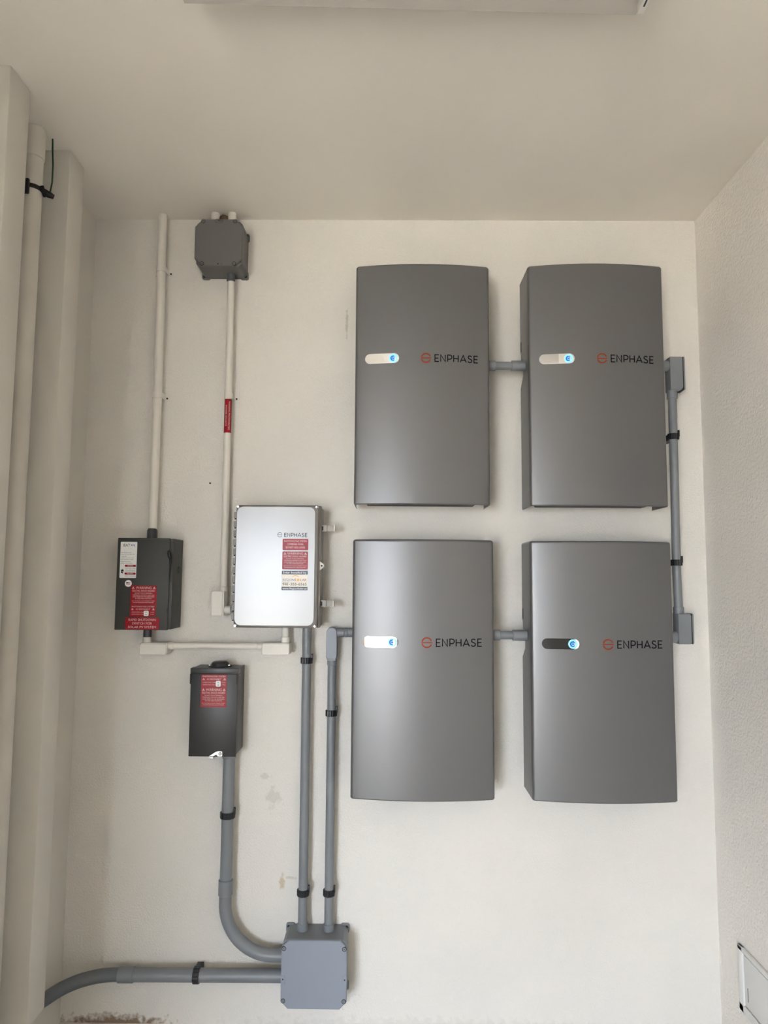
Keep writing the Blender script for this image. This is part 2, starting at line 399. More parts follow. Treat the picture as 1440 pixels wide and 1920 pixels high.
def make_battery():
    root = thing('storage_battery', '', 'battery', (0, 0, 0), 'wall-mounted silver batteries')
    zs = [0.0, 0.003, 0.006] + [ZP - 0.0585, ZP - 0.058, ZP - 0.03, ZP + 0.022, ZP + 0.026, ZP + 0.05, ZP + 0.052, ZP + 0.0525] + [BH - 0.0075, BH - 0.006, BH - 0.002, BH]
    ins = [0.002] + [0.0] * 12 + [0.002, 0.006]
    bm = bmesh.new(); th = 0.0022
    outer = []; inner = []
    for z, i in zip(zs, ins):
        yb = back_edge(z)
        o = battery_ring(yb, -0.030, i); outer.append([bm.verts.new((x, y, z)) for x, y in o])
        q = [(x * (1 - th / BW), y + (th if y < -0.1 else 0)) for x, y in o]
        inner.append([bm.verts.new((x, y, min(z, BH - th))) for x, y in q])
    n = len(outer[0])
    for rs in (outer, inner):
        for a, b in zip(rs, rs[1:]):
            for k in range(n - 1): bm.faces.new((a[k], a[k + 1], b[k + 1], b[k]))
    for a, b in zip(range(len(zs) - 1), range(1, len(zs))):
        for k in (0, n - 1): bm.faces.new((outer[a][k], outer[b][k], inner[b][k], inner[a][k]))
    for k in range(n - 1): bm.faces.new((outer[0][k], outer[0][k + 1], inner[0][k + 1], inner[0][k]))
    bm.faces.new(outer[-1]); bm.faces.new(inner[-1])
    cover = obj('cover', bm, 'battery', root, angle=28)
    obj('battery_core', B(-0.165, 0.165, -0.148, -0.034, 0.007, BH - 0.02, bev=0.004), 'core', root)
    obj('wall_bracket', B(-0.13, 0.13, -0.036, 0.0, 0.05, BH - 0.05), 'bracket', root)
    # dark grip slot in the left side
    bm = bmesh.new()
    vz, vy = ZP + 0.070, -0.042
    pts = [(vy + 0.006 * math.cos(a), vz + (0.010 if math.sin(a) > 0 else -0.010) + 0.006 * math.sin(a)) for a in [2 * PI * k / 16 for k in range(16)]]
    A = [bm.verts.new((-BW - 0.0006, y, z)) for y, z in pts]; Bv = [bm.verts.new((-BW + 0.001, y, z)) for y, z in pts]
    bm.faces.new(A); bm.faces.new(Bv[::-1])
    for k in range(16): bm.faces.new((A[k], Bv[k], Bv[(k + 1) % 16], A[(k + 1) % 16]))
    obj('grip_slot', bm, 'core', root)
    # mirror-glass status window following the convex face
    zc = 0.431; h = 0.0148; x0, x1 = -0.1705, -0.0695
    cols = [x0 + h - h * math.cos(PI / 2 * k / 8) for k in range(9)] + [x0 + h + (x1 - x0 - 2 * h) * k / 10 for k in range(1, 10)] + [x1 - h + h * math.sin(PI / 2 * k / 8) for k in range(9)]
    bm = bmesh.new(); rows = []
    for x in cols:
        dx = max(x0 + h - x, x - (x1 - h), 0.0); hh = max(math.sqrt(max(h * h - dx * dx, 0)), 0.0004)
        rows.append([bm.verts.new((x, yface(x) + o, zc + sgn * hh)) for o, sgn in ((0.001, -1), (-0.0012, -1), (-0.0012, 1), (0.001, 1))])
    for a, b in zip(rows, rows[1:]):
        for k in range(3): bm.faces.new((a[k], b[k], b[k + 1], a[k + 1]))
    bm.faces.new(rows[0]); bm.faces.new(rows[-1][::-1])
    win = obj('status_window', bm, 'mirror', root, angle=20)
    lx = -0.0868; y = lambda x: yface(x) - 0.0012
    bm = bmesh.new(); ribbon(bm, arc(lx, zc, 0.0105, 0, 360 - 360 / 32, 31), 0.0046, y, 0.0006, closed=True)
    obj('light_ring', bm, 'led_ring', win)
    bm = bmesh.new(); d = [bm.verts.new((lx + 0.0085 * math.cos(2 * PI * k / 24), y(lx) - 0.0003, zc + 0.0085 * math.sin(2 * PI * k / 24))) for k in range(24)]
    c = [bm.verts.new((v.co.x, y(lx) + 0.0006, v.co.z)) for v in d]; bm.faces.new(d); bm.faces.new(c[::-1])
    for k in range(24): bm.faces.new((d[k], d[(k + 1) % 24], c[(k + 1) % 24], c[k]))
    obj('button_face', bm, 'led_disc', win)
    bm = bmesh.new(); ribbon(bm, arc(lx, zc, 0.0040, 130, 410, 16), 0.0015, y, 0.0007); ribbon(bm, [(lx, zc + 0.0005), (lx, zc + 0.0056)], 0.0015, y, 0.0007)
    obj('power_symbol', bm, 'led_ring', win)
    obj('emblem', emblem(0.0100, zc, 0.0150, 0.0034, yface, 0.0008), 'orange', root, label='orange ring emblem crossed by a bar')
    obj('lettering', stroke_word('ENPHASE', 0.0350, 0.1645, zc - 0.0115, zc + 0.0115, 0.0030, yface, 0.0008), 'black_print', root, label='black capitals reading ENPHASE')
    return root

def children(o): return [c for c in bpy.data.objects if c.parent is o]
def copy_tree(o, parent=None):
    c = o.copy(); COL.objects.link(c); c.parent = parent
    for ch in children(o): copy_tree(ch, c)
    return c

proto = make_battery()
units = [(0.0915, 1.5164, 0.3950, 0.7155, 'silver storage battery, upper one nearer the white conduits'),
         (0.6036, 1.5153, 0.3990, 0.7195, 'silver storage battery, upper one beside the right wall'),
         (0.0952, 0.6912, 0.4035, 0.7245, 'silver storage battery, lower one with brightly reflecting status window'),
         (0.6036, 0.6904, 0.4045, 0.7240, 'silver storage battery, lower one with black status window')]
for i, (cx, z0, w, h, lab) in enumerate(units):
    o = proto if i == 0 else copy_tree(proto)
    o.location = (cx, 0, z0); o.scale = (w / 0.4, 1, h / 0.72); o['label'] = lab

# ------------------------------------------------------------------ conduit parts
def strap(parent, p, axis, r, m='black_plastic', length=0.018, tab=(1, 1)):
    """Ribbed clip round a conduit on a stand-off, with its screw tab."""
    p = Vector(p); ax = Vector(axis); bm = bmesh.new(); n = 36
    u = Vector((1, 0, 0)) if abs(ax.z) > 0.5 else Vector((0, 0, 1)); v = Vector((0, -1, 0))
    prof = [r + 0.0045 - (0.0016 if k % 4 == 0 else 0) for k in range(n)]
    rings = []
    for s, dr in ((-0.5, -0.001), (-0.42, 0), (0.42, 0), (0.5, -0.001)):
        rings.append([bm.verts.new(p + ax * length * s + (prof[k] + dr) * (math.cos(2 * PI * k / n) * u + math.sin(2 * PI * k / n) * v)) for k in range(n)])
    for a, b in zip(rings, rings[1:]):
        for k in range(n): bm.faces.new((a[k], a[(k + 1) % n], b[(k + 1) % n], b[k]))
    bm.faces.new(rings[0]); bm.faces.new(rings[-1][::-1])
    # stand-off block to the wall
    w = r * 0.8
    if abs(ax.z) > 0.5: box(bm, p.x - w, p.x + w, p.y + r * 0.6, 0.0, p.z - length * 0.5, p.z + length * 0.5)
    else: box(bm, p.x - length * 0.5, p.x + length * 0.5, p.y + r * 0.6, 0.0, p.z - w, p.z + w)
    # hook of the clip
    if abs(ax.z) > 0.5: box(bm, p.x + r + 0.0005, p.x + r + 0.0055, p.y - 0.006, p.y + 0.004, p.z, p.z + 0.020, bev=0.001)
    else: box(bm, p.x - 0.002, p.x + 0.018, p.y - 0.006, p.y + 0.004, p.z - r - 0.0055, p.z - r - 0.0005, bev=0.001) if tab[1] < 0 else box(bm, p.x - 0.004, p.x + 0.010, p.y - 0.008, p.y + 0.004, p.z + r + 0.001, p.z + r + 0.007, bev=0.001)
    return obj('strap', bm, m, parent, angle=25)

def saddle(parent, p, r, m='white_pvc'):
    """Two-hole pipe strap lying flat on the wall, painted over."""
    x, y, z = p; bm = bmesh.new(); n = 14; w = 0.009; R = r + 0.0022; prof = []
    prof += [(x - R - 0.012, -0.0005), (x - R - 0.012, -0.003), (x - R, -0.004)]
    prof += [(x - R * math.cos(PI * k / n), y - R * math.sin(PI * k / n)) for k in range(n + 1)]
    prof += [(x + R, -0.004), (x + R + 0.012, -0.003), (x + R + 0.012, -0.0005)]
    a = [bm.verts.new((px, py, z - w)) for px, py in prof]; b = [bm.verts.new((px, py, z + w)) for px, py in prof]
    for k in range(len(prof) - 1): bm.faces.new((a[k], a[k + 1], b[k + 1], b[k]))
    bm.faces.new(a[::-1]); bm.faces.new(b); bm.faces.new((a[0], b[0], b[-1], a[-1]))
    s = obj('strap', bm, m, parent)
    obj('screw', T([(x + R + 0.007, -0.002, z - 0.004), (x + R + 0.007, -0.005, z - 0.004)], 0.003, 10), 'bronze', s)
    return s

def bend(c, R, a0, a1, plane, n=16):
    """Arc points around c: plane 'xz' or 'xy'."""
    out = []
    for k in range(n + 1):
        a = math.radians(a0 + (a1 - a0) * k / n)
        if plane == 'xz': out.append((c[0] + R * math.cos(a), c[1], c[2] + R * math.sin(a)))
        else: out.append((c[0] + R * math.cos(a), c[1] + R * math.sin(a), c[2]))
    return out

# --- short gray links between the batteries
def link(xa, xb, z, label):
    t = thing('conduit_link', label, 'conduit', (xa, -0.1, z), 'gray links between batteries')
    obj('pipe', T([(xa + 0.002, -0.10, z), (xb - 0.002, -0.10, z)], 0.0122), 'gray_pvc', t)
    obj('coupling', collar(bmesh.new(), (xa, -0.10, z), (xa + 0.026, -0.10, z), 0.0152), 'gray_pvc', t)
    obj('coupling', collar(bmesh.new(), (xb - 0.042, -0.10, z), (xb, -0.10, z), 0.0156), 'gray_pvc', t)
link(0.2895, 0.4045, 1.9465, 'short gray conduit link joining the two upper batteries')
link(0.2975, 0.4010, 1.1412, 'short gray conduit link joining the two lower batteries')

# --- gray run down the right-hand side of the batteries
def side_body(parent, x0, x1, z0, z1, yc, down, hubz, xh):
    """Elbow conduit body with its cover plate on the right."""
    r = [0.008, 0.002, 0.002, 0.016] if down else [0.012, 0.002, 0.002, 0.008]
    xs = x1 - 0.006
    b = obj('conduit_body', PR(rrect(x0, xs, z0, z1, [r[0] * .6, r[1], r[2], r[3] * .7]), yc + 0.020, yc - 0.020, 0.003), 'gray_pvc', parent)
    obj('gasket', PR(rrect(xs - 0.002, x1 - 0.0035, z0 + 0.001, z1 - 0.001, [0.003, 0, 0, 0.003]), yc + 0.0205, yc - 0.0185), 'gasket', b)
    obj('body_cover', PR(rrect(x1 - 0.0038, x1, z0, z1, [0.0035, 0, 0, 0.0035]), yc + 0.0215, yc - 0.0195, 0.001), 'gray_pvc', b)
    obj('hub', collar(bmesh.new(), (xh, yc, hubz), (x0 + 0.006, yc, hubz), 0.0165), 'gray_pvc', b)
    return b
t = thing('right_conduit', 'gray conduit run down the right side linking upper and lower batteries', 'conduit', (0.8545, 0, 1.23))
yc = -0.075
side_body(t, 0.8435, 0.8885, 1.876, 1.9795, yc, True, 1.955, 0.8035)
obj('hub', collar(bmesh.new(), (0.8555, yc, 1.853), (0.8555, yc, 1.879), 0.0155), 'gray_pvc', t)
obj('pipe', T([(0.8553, yc, 1.865), (0.8545, yc, 1.60), (0.8530, yc, 1.36), (0.8530, yc, 1.33), (0.8555, yc, 1.22)], 0.0124), 'gray_pvc', t)
obj('hub', collar(bmesh.new(), (0.8555, yc, 1.204), (0.8555, yc, 1.226), 0.0155), 'gray_pvc', t)
side_body(t, 0.8455, 0.8905, 1.1185, 1.2075, yc, False, 1.138, 0.8062)
strap(t, (0.8549, yc, 1.7365), (0, 0, 1), 0.0124); strap(t, (0.8530, yc, 1.3565), (0, 0, 1), 0.0124)

# --- gray run from the lower left battery down to the big junction box
GY = -0.038
t = thing('gray_conduit', 'gray conduit from the lower battery down to the floor-level junction box', 'conduit', (-0.172, 0, 0.28))
cap = arc(-0.173, 1.1405, 0.0162, 0, 180, 10) + [(-0.1892, 1.068), (-0.1850, 1.0575), (-0.1610, 1.0575), (-0.1568, 1.068)]
b = obj('conduit_body', PR(cap, GY + 0.018, GY - 0.016, 0.002), 'gray_pvc', t)
capi = arc(-0.173, 1.1405, 0.0158, 0, 180, 10) + [(-0.1888, 1.072), (-0.1850, 1.063), (-0.1610, 1.063), (-0.1572, 1.072)]
obj('gasket', PR(capi, GY - 0.0155, GY - 0.0172), 'gasket', b)
obj('body_cover', PR(capi, GY - 0.0168, GY - 0.0205, 0.0012), 'lid_pvc', b)
obj('hub', collar(bmesh.new(), (-0.172, GY, 1.043), (-0.172, GY, 1.062), 0.0150), 'gray_pvc', t)
hz = 1.1405
obj('hub', collar(bmesh.new(), (-0.158, GY - 0.004, hz), (-0.136, GY - 0.004, hz), 0.0140), 'gray_pvc', t)
obj('coupling', collar(bmesh.new(), (-0.136, GY - 0.004, hz), (-0.1245, GY - 0.004, hz), 0.0146), 'gray_pvc', t)
obj('coupling', collar(bmesh.new(), (-0.1245, GY - 0.004, hz), (-0.1068, GY - 0.004, hz), 0.0142), 'gray_pvc', t)
obj('pipe', T([(-0.172, GY, 1.05), (-0.1715, GY, 0.29)], 0.0130), 'gray_pvc', t)
obj('hub', collar(bmesh.new(), (-0.1715, GY, 0.2835), (-0.1715, GY, 0.3035), 0.0158), 'gray_pvc', t)
strap(t, (-0.172, GY, 0.903), (0, 0, 1), 0.0130); strap(t, (-0.1718, GY, 0.390), (0, 0, 1), 0.0130)

# --- gray run from the combiner down to the big junction box
t = thing('gray_conduit', 'gray conduit from the mirror-fronted combiner box down to the junction box', 'conduit', (-0.2477, 0, 0.28))
obj('pipe', T([(-0.2485, GY, 1.158), (-0.2472, GY, 0.29)], 0.0137), 'gray_pvc', t)
obj('hub', collar(bmesh.new(), (-0.2472, GY, 0.2835), (-0.2472, GY, 0.3035), 0.0162), 'gray_pvc', t)
strap(t, (-0.2484, GY, 1.0566), (0, 0, 1), 0.0137); strap(t, (-0.2474, GY, 0.3895), (0, 0, 1), 0.0137)

# --- wide gray conduit from the disconnect, sweeping into the junction box
BY = -0.042
t = thing('wide_conduit', 'wide gray conduit sweeping from the dark disconnect into the junction box', 'conduit', (-0.4735, 0, 0.2))
obj('pipe', T([(-0.4728, BY, 0.790), (-0.4735, BY, 0.40)], 0.0176, 24), 'gray_pvc', t)
obj('hub', collar(bmesh.new(), (-0.4728, BY, 0.770), (-0.4728, BY, 0.7865), 0.0205), 'gray_pvc', t)
obj('coupling', collar(bmesh.new(), (-0.4735, BY, 0.381), (-0.4735, BY, 0.425), 0.0208), 'gray_pvc', t)
R = 0.142; zc = 0.2157
obj('bend', T([(-0.4735, BY, 0.395)] + bend((-0.4735 + R, BY, zc + R), R, 180, 270, 'xz', 22) + [(-0.292, BY, zc)], 0.0180, 24), 'gray_pvc', t)
strap(t, (-0.4731, BY, 0.6075), (0, 0, 1), 0.0176)

# --- wide gray conduit leaving the junction box to the left and round the corner
t = thing('wide_conduit', 'wide gray conduit running left from the junction box and round the corner', 'conduit', (-0.55, 0, 0.14))
zc = 0.1585
obj('pipe', T([(-0.292, BY, 0.1602), (-0.75, BY, 0.1575)], 0.0186, 24), 'gray_pvc', t)
obj('coupling', collar(bmesh.new(), (-0.7765, BY, 0.1572), (-0.7320, BY, 0.1575), 0.0212), 'gray_pvc', t)
R = 0.150
obj('bend', T([(-0.755, BY, 0.1572)] + bend((-0.780, BY - R, 0.1572), R, 90, 158, 'xy', 20) + [(-0.9560, -0.2255, 0.1572), (-0.9640, -0.2450, 0.1572)], 0.0182, 24), 'gray_pvc_dark', t)
strap(t, (-0.550, BY, 0.159), (1, 0, 0), 0.0186)

# --- white conduit from the ceiling down to the gray safety switch
WY = -0.028
t = thing('white_conduit', 'white painted conduit from the ceiling down to the gray safety switch', 'conduit', (-0.7315, 0, 1.418))
obj('pipe', T([(-0.7333, WY, CZ), (-0.7300, WY, 1.90), (-0.7303, WY, 1.436)], 0.0136), 'white_pvc', t)
saddle(t, (-0.7322, WY, 2.276), 0.0136); saddle(t, (-0.7300, WY, 1.8686), 0.0136)
obj('connector', tube(bmesh.new(), [(-0.7303, -0.03, 1.418), (-0.7303, -0.03, 1.444), (-0.7303, -0.03, 1.451)], [0.0155, 0.0155, 0.0125], 24), 'connector', t)

# --- white conduit from the upper junction box to the combiner
t = thing('white_conduit', 'white painted conduit with a red label, from upper junction box to combiner', 'conduit', (-0.508, 0, 1.19))
obj('pipe', T([(-0.5091, WY, 2.25), (-0.5065, WY, 1.27)], 0.0112), 'white_pvc', t)
saddle(t, (-0.5080, WY, 1.868), 0.0112)
obj('connector', collar(bmesh.new(), (-0.5091, -0.034, 2.236), (-0.5091, -0.034, 2.262), 0.0135), 'gray_pvc_dark', t)
b = obj('conduit_body', PR(rrect(-0.5345, -0.4965, 1.1885, 1.262, 0.003), -0.012, -0.058, 0.003), 'white_pvc', t)
obj('body_cover', PR(rrect(-0.5340, -0.5020, 1.1890, 1.2605, 0.004), -0.0575, -0.0605, 0.001), 'white_pvc', b)
obj('hub', collar(bmesh.new(), (-0.5065, WY, 1.258), (-0.5065, WY, 1.2745), 0.0138), 'white_pvc', t)
obj('hub', collar(bmesh.new(), (-0.4985, -0.045, 1.2065), (-0.478, -0.045, 1.2065), 0.0120), 'white_pvc', t)
obj('pipe', T([(-0.482, -0.045, 1.2065), (-0.4568, -0.045, 1.2065)], 0.0095), 'gray_pvc', t)
# red wrap label
def wrap(parent, x, y, z0, z1, r, a0, a1, name, m, th=0.0006, ztop=None):
    bm = bmesh.new(); n = 14; o = []; i_ = []
    for k in range(n + 1):
        a = math.radians(a0 + (a1 - a0) * k / n)
        o.append((x + (r + th) * math.cos(a), y + (r + th) * math.sin(a))); i_.append((x + (r - .0005) * math.cos(a), y + (r - .0005) * math.sin(a)))
    V = [[bm.verts.new((px, py, z)) for px, py in q] for q, z in ((o, z0), (o, z1), (i_, z0), (i_, z1))]
    for k in range(n):
        bm.faces.new((V[0][k], V[0][k + 1], V[1][k + 1], V[1][k])); bm.faces.new((V[2][k], V[3][k], V[3][k + 1], V[2][k + 1]))
        bm.faces.new((V[0][k], V[2][k], V[2][k + 1], V[0][k + 1])); bm.faces.new((V[1][k], V[1][k + 1], V[3][k + 1], V[3][k]))
    for k in (0, n): bm.faces.new((V[0][k], V[1][k], V[3][k], V[2][k]))
    return obj(name, bm, m, parent)
lab = wrap(t, -0.5075, WY, 1.7495, 1.8560, 0.0112, 190, 345, 'red_label', 'red')
def wrapped_text(parent, s, x, y, zc, r, ang, h, width):
    bm = text_bm(s, 0, 0, h, 0, width=width, roll=-PI / 2)
    for v in bm.verts:
        a = math.radians(ang) + v.co.x / r
        v.co = Vector((x + (r + 0.0009) * math.cos(a), y + (r + 0.0009) * math.sin(a), zc + v.co.z))
    return obj('lettering', bm, 'pink_text', parent)
wrapped_text(lab, 'WARNING PHOTOVOLTAIC', -0.5075, WY, 1.803, 0.0112, 288, 0.0052, 0.092)
wrapped_text(lab, 'POWER SOURCE', -0.5075, WY, 1.803, 0.0112, 240, 0.0045, 0.066)

# --- white conduit between the safety switch and the combiner
t = thing('white_conduit', 'horizontal white conduit joining safety switch and combiner from below', 'conduit', (-0.52, 0, 1.07))
HY = -0.04
obj('connector', collar(bmesh.new(), (-0.7300, HY, 1.121), (-0.7300, HY, 1.149), 0.0122), 'connector', t)
obj('hub', collar(bmesh.new(), (-0.7300, HY, 1.104), (-0.7300, HY, 1.124), 0.0122), 'white_pvc', t)
b = obj('conduit_body', PR(rrect(-0.7455, -0.664, 1.0725, 1.107, 0.004), -0.010, -0.060, 0.003), 'white_pvc', t)
obj('body_cover', PR(rrect(-0.7450, -0.6660, 1.0730, 1.103, 0.004), -0.0595, -0.0625, 0.001), 'white_pvc', b)
obj('hub', collar(bmesh.new(), (-0.666, HY, 1.0970), (-0.648, HY, 1.0970), 0.0112), 'white_pvc', t)
obj('pipe', T([(-0.66, HY, 1.0970), (-0.385, HY, 1.0978)], 0.0096), 'white_pvc', t)
obj('hub', collar(bmesh.new(), (-0.397, HY, 1.0978), (-0.379, HY, 1.0978), 0.0112), 'white_pvc', t)
b = obj('conduit_body', PR(rrect(-0.381, -0.2975, 1.0750, 1.1095, 0.005), -0.010, -0.060, 0.003), 'white_pvc', t)
obj('body_cover', PR(rrect(-0.3790, -0.2980, 1.0755, 1.1065, 0.004), -0.0595, -0.0625, 0.001), 'white_pvc', b)
obj('hub', collar(bmesh.new(), (-0.3135, HY, 1.107), (-0.3135, HY, 1.127), 0.0124), 'white_pvc', t)
obj('pipe', T([(-0.3135, HY, 1.12), (-0.3135, HY, 1.159)], 0.0106), 'white_pvc', t)

# --- old white pipe between the pilasters
t = thing('white_pipe', 'old white pipe standing between the pilasters on the left wall', 'pipe', (-0.928, -0.465, 0.2))
obj('pipe', T([(-0.928, -0.465, 0.19), (-0.928, -0.465, CZ)], 0.0255, 24), 'old_paint', t)
obj('coupling', collar(bmesh.new(), (-0.928, -0.465, 2.375), (-0.928, -0.465, CZ), 0.0275), 'old_paint', t)
bm = bmesh.new(); collar(bm, (-0.928, -0.465, 2.287), (-0.928, -0.465, 2.299), 0.0275)
box(bm, -0.914, -0.896, -0.462, -0.446, 2.286, 2.300, bev=0.003); tube(bm, [(-0.908, -0.456, 2.297), (-0.892, -0.446, 2.291), (-0.883, -0.438, 2.289)], [0.009, 0.0085, 0.006], 10); box(bm, -0.934, -0.9195, -0.497, -0.487, 2.268, 2.308, bev=0.003)
tube(bm, [(-0.9, -0.47, 2.300), (-0.893, -0.462, 2.276)], [0.006, 0.005], 10)
obj('ground_clamp', bm, 'bronze', t)
bm = bmesh.new(); tube(bm, [(-0.892, -0.443, 2.290), (-0.890, -0.436, 2.33), (-0.893, -0.430, 2.38), (-0.897, -0.428, 2.42), (-0.900, -0.425, CZ)], 0.0022, 8)
w = obj('ground_wire', bm, 'green_wire'); w['label'] = 'thin green wire dropping from the ceiling to the pipe clamp'; w['category'] = 'wire'

# ------------------------------------------------------------------ junction boxes
def junction_box(label, x0, x1, z0, z1, D, body_m, lid_m, hole='gasket', side_tabs=True, c=0.020):
    t = thing('junction_box', label, 'junction box', ((x0 + x1) / 2, 0, z0))
    W, H = x1 - x0, z1 - z0
    def octo(i, cc): return [(x1 - i, z0 + cc), (x1 - i, z1 - cc), (x1 - cc, z1 - i), (x0 + cc, z1 - i), (x0 + i, z1 - cc), (x0 + i, z0 + cc), (x0 + cc, z0 + i), (x1 - cc, z0 + i)]
    body = obj('box_body', PR(octo(0.003, 0.012), 0.0, -(D - 0.012)), body_m, t)
    for sx in (0, 1):
        for sz in (0, 1):
            cx = x0 + 0.012 if sx == 0 else x1 - 0.012; cz = z0 + 0.012 if sz == 0 else z1 - 0.012
            ear = obj('mounting_ear', PR(rrect(cx - 0.013, cx + 0.013, cz - 0.013, cz + 0.013, 0.006), 0.0, -0.009, 0.002), body_m, t)
            hx = cx + (-0.005 if sx == 0 else 0.005); hz = cz + (-0.005 if sz == 0 else 0.005)
            obj('screw_hole', T([(hx, -0.0085, hz), (hx, -0.0095, hz)], 0.0042, 12), hole, ear)
            px = x0 + 0.010 if sx == 0 else x1 - 0.010; pz = z0 + 0.020 if sz == 0 else z1 - 0.020
            obj('corner_post', T([(px, -0.008, pz), (px, -(D - 0.006), pz)], 0.0068, 14), body_m, t)
    poly = octo(0.0, c)
    lid = obj('lid', PR(poly, -(D - 0.012), -D, 0.0025), lid_m, t)
    for sx in (0, 1):
        for sz in (0, 1):
            if side_tabs:
                px = x0 + 0.0075 if sx == 0 else x1 - 0.0075; pz = z0 + 0.022 if sz == 0 else z1 - 0.022
            else:
                px = x0 + 0.024 if sx == 0 else x1 - 0.024; pz = z0 + 0.0075 if sz == 0 else z1 - 0.0075
            obj('screw_recess', T([(px, -(D - 0.004), pz), (px, -(D + 0.0004), pz)], 0.0064, 16), hole, lid)
            s = T([(px, -(D - 0.004), pz), (px, -(D + 0.0011), pz)], 0.0046, 16)
            obj('screw', s, body_m, lid)
            obj('screw_slot', T([(px, -(D), pz), (px, -(D + 0.0014), pz)], 0.0013, 8), hole, lid)
    for s in (0, 1):
        if side_tabs:
            px = x0 + 0.006 if s == 0 else x1 - 0.006; pz = (z0 + z1) / 2 - 0.012
            tab = rrect(min(px, px) - 0.006, px + 0.006, pz - 0.016, pz + 0.012, 0.0055)
        else:
            px = (x0 + x1) / 2; pz = z0 + 0.006 if s == 0 else z1 - 0.006
            tab = rrect(px - 0.013, px + 0.013, pz - 0.006, pz + 0.006, 0.0055)
        obj('pry_notch', PR(tab, -(D - 0.003), -(D + 0.0012), 0.001), lid_m, lid)
        obj('notch_hole', T([(px, -(D), pz), (px, -(D + 0.0016), pz)], 0.0021, 10), hole, lid)
    return t

junction_box('blue-gray square junction box near the floor', -0.2985, -0.1135, 0.1045, 0.2875, 0.105, 'gray_pvc', 'lid_pvc')
t = junction_box('gray junction box tight under the ceiling, darkened for shade', -0.607, -0.460, 2.2545, 2.4045, 0.105, 'lid_shaded', 'lid_shaded', side_tabs=False, c=0.024)
for x in (-0.562, -0.508):
    obj('hub', collar(bmesh.new(), (x, -0.04, 2.396), (x, -0.04, CZ), 0.0135), 'white_pvc', t)
bm = bmesh.new(); bmesh.ops.create_icosphere(bm, subdivisions=3, radius=0.02)
for v in bm.verts: v.co = Vector((-0.536 + v.co.x * 0.9, -0.03 + v.co.y * 0.9, 2.437 + v.co.z * 0.95)) + Vector((random.uniform(-1, 1), random.uniform(-1, 1), random.uniform(-1, 1))) * 0.0015
obj('sealant_foam', bm, 'foam', t)

# ------------------------------------------------------------------ gray safety switch
X0, X1, Z0, Z1, D = -0.8085, -0.6430, 1.1478, 1.4178, 0.100
t = thing('safety_switch', 'gray-green safety switch box with white and red stickers', 'switch box', ((X0 + X1) / 2, 0, Z0))
obj('box_body', B(X0 + 0.002, X1, -D + 0.004, 0.0, Z0 + 0.002, Z1 - 0.001, bev=0.001), 'eaton', t)
bm = B(X0, X1 - 0.010, -D, -D + 0.012, Z0, Z1 - 0.003, bev=0.0012)
door = obj('front_cover', bm, 'eaton', t)
obj('top_lip', B(X0 + 0.002, X1 - 0.012, -D - 0.003, -D + 0.02, Z1 - 0.004, Z1, bev=0.0008), 'eaton_dark', t)
obj('cover_seam', B(X1 - 0.0105, X1 - 0.0092, -D + 0.0006, -D + 0.010, Z0 + 0.004, 1.345), 'eaton_dark', t)
bm = bmesh.new()
tube(bm, [(X1 - 0.011, -D - 0.006, 1.381), (X1 - 0.010, -D - 0.007, 1.376), (X1 - 0.007, -D - 0.006, 1.362), (X1 - 0.006, -D - 0.004, 1.357)], [0.003, 0.0052, 0.0052, 0.003], 12)
tube(bm, [(X1 - 0.005, -D - 0.001, 1.357), (X1 - 0.008, -D - 0.001, 1.320), (X1 - 0.0095, -D - 0.0005, 1.295)], [0.003, 0.0018, 0.001], 8)
obj('switch_lever', bm, 'black_plastic', t)
bm = bmesh.new(); tube(bm, [(X1 - 0.001, -0.04, 1.325), (X1 + 0.005, -0.04, 1.325)], [0.012, 0.010], 16)
obj('lever_hub', bm, 'eaton', t)
obj('hasp_slot', B(X1 - 0.013, X1 - 0.011, -D - 0.0006, -D + 0.006, 1.200, 1.213), 'core', t)
obj('hasp_slot', B(X1 - 0.006, X1 - 0.004, -D - 0.0002 + 0.004, -D + 0.008, 1.288, 1.292), 'core', t)
y = -D - 0.0005
def sticker(parent, name, x0, x1, z0, z1, yb, m, th=0.0006, r=0.0025, label=None):
    return obj(name, PR(rrect(x0, x1, z0, z1, r, 3), yb + 0.0005, yb - th), m, parent, label=label)
def lines(parent, rows, yb, m):
    """rows: (text, x, z baseline, cap height, width)"""
    bms = [text_bm(s, x, z, h, yb - 0.0007, width=w) for s, x, z, h, w in rows]
    return obj('lettering', flat(bms), m, parent)
def triangles(parent, spots, yb, m):
    bm = bmesh.new()
    for x, z, s in spots:
        ribbon(bm, [(x - s, z - s * .8), (x + s, z - s * .8), (x, z + s * .9)], s * 0.32, lambda q: yb - 0.0006, 0.0002, closed=True)
        ribbon(bm, [(x, z + s * 0.35), (x, z - s * 0.4)], s * 0.28, lambda q: yb - 0.0006, 0.0002)
    return obj('warning_triangles', bm, m, parent)

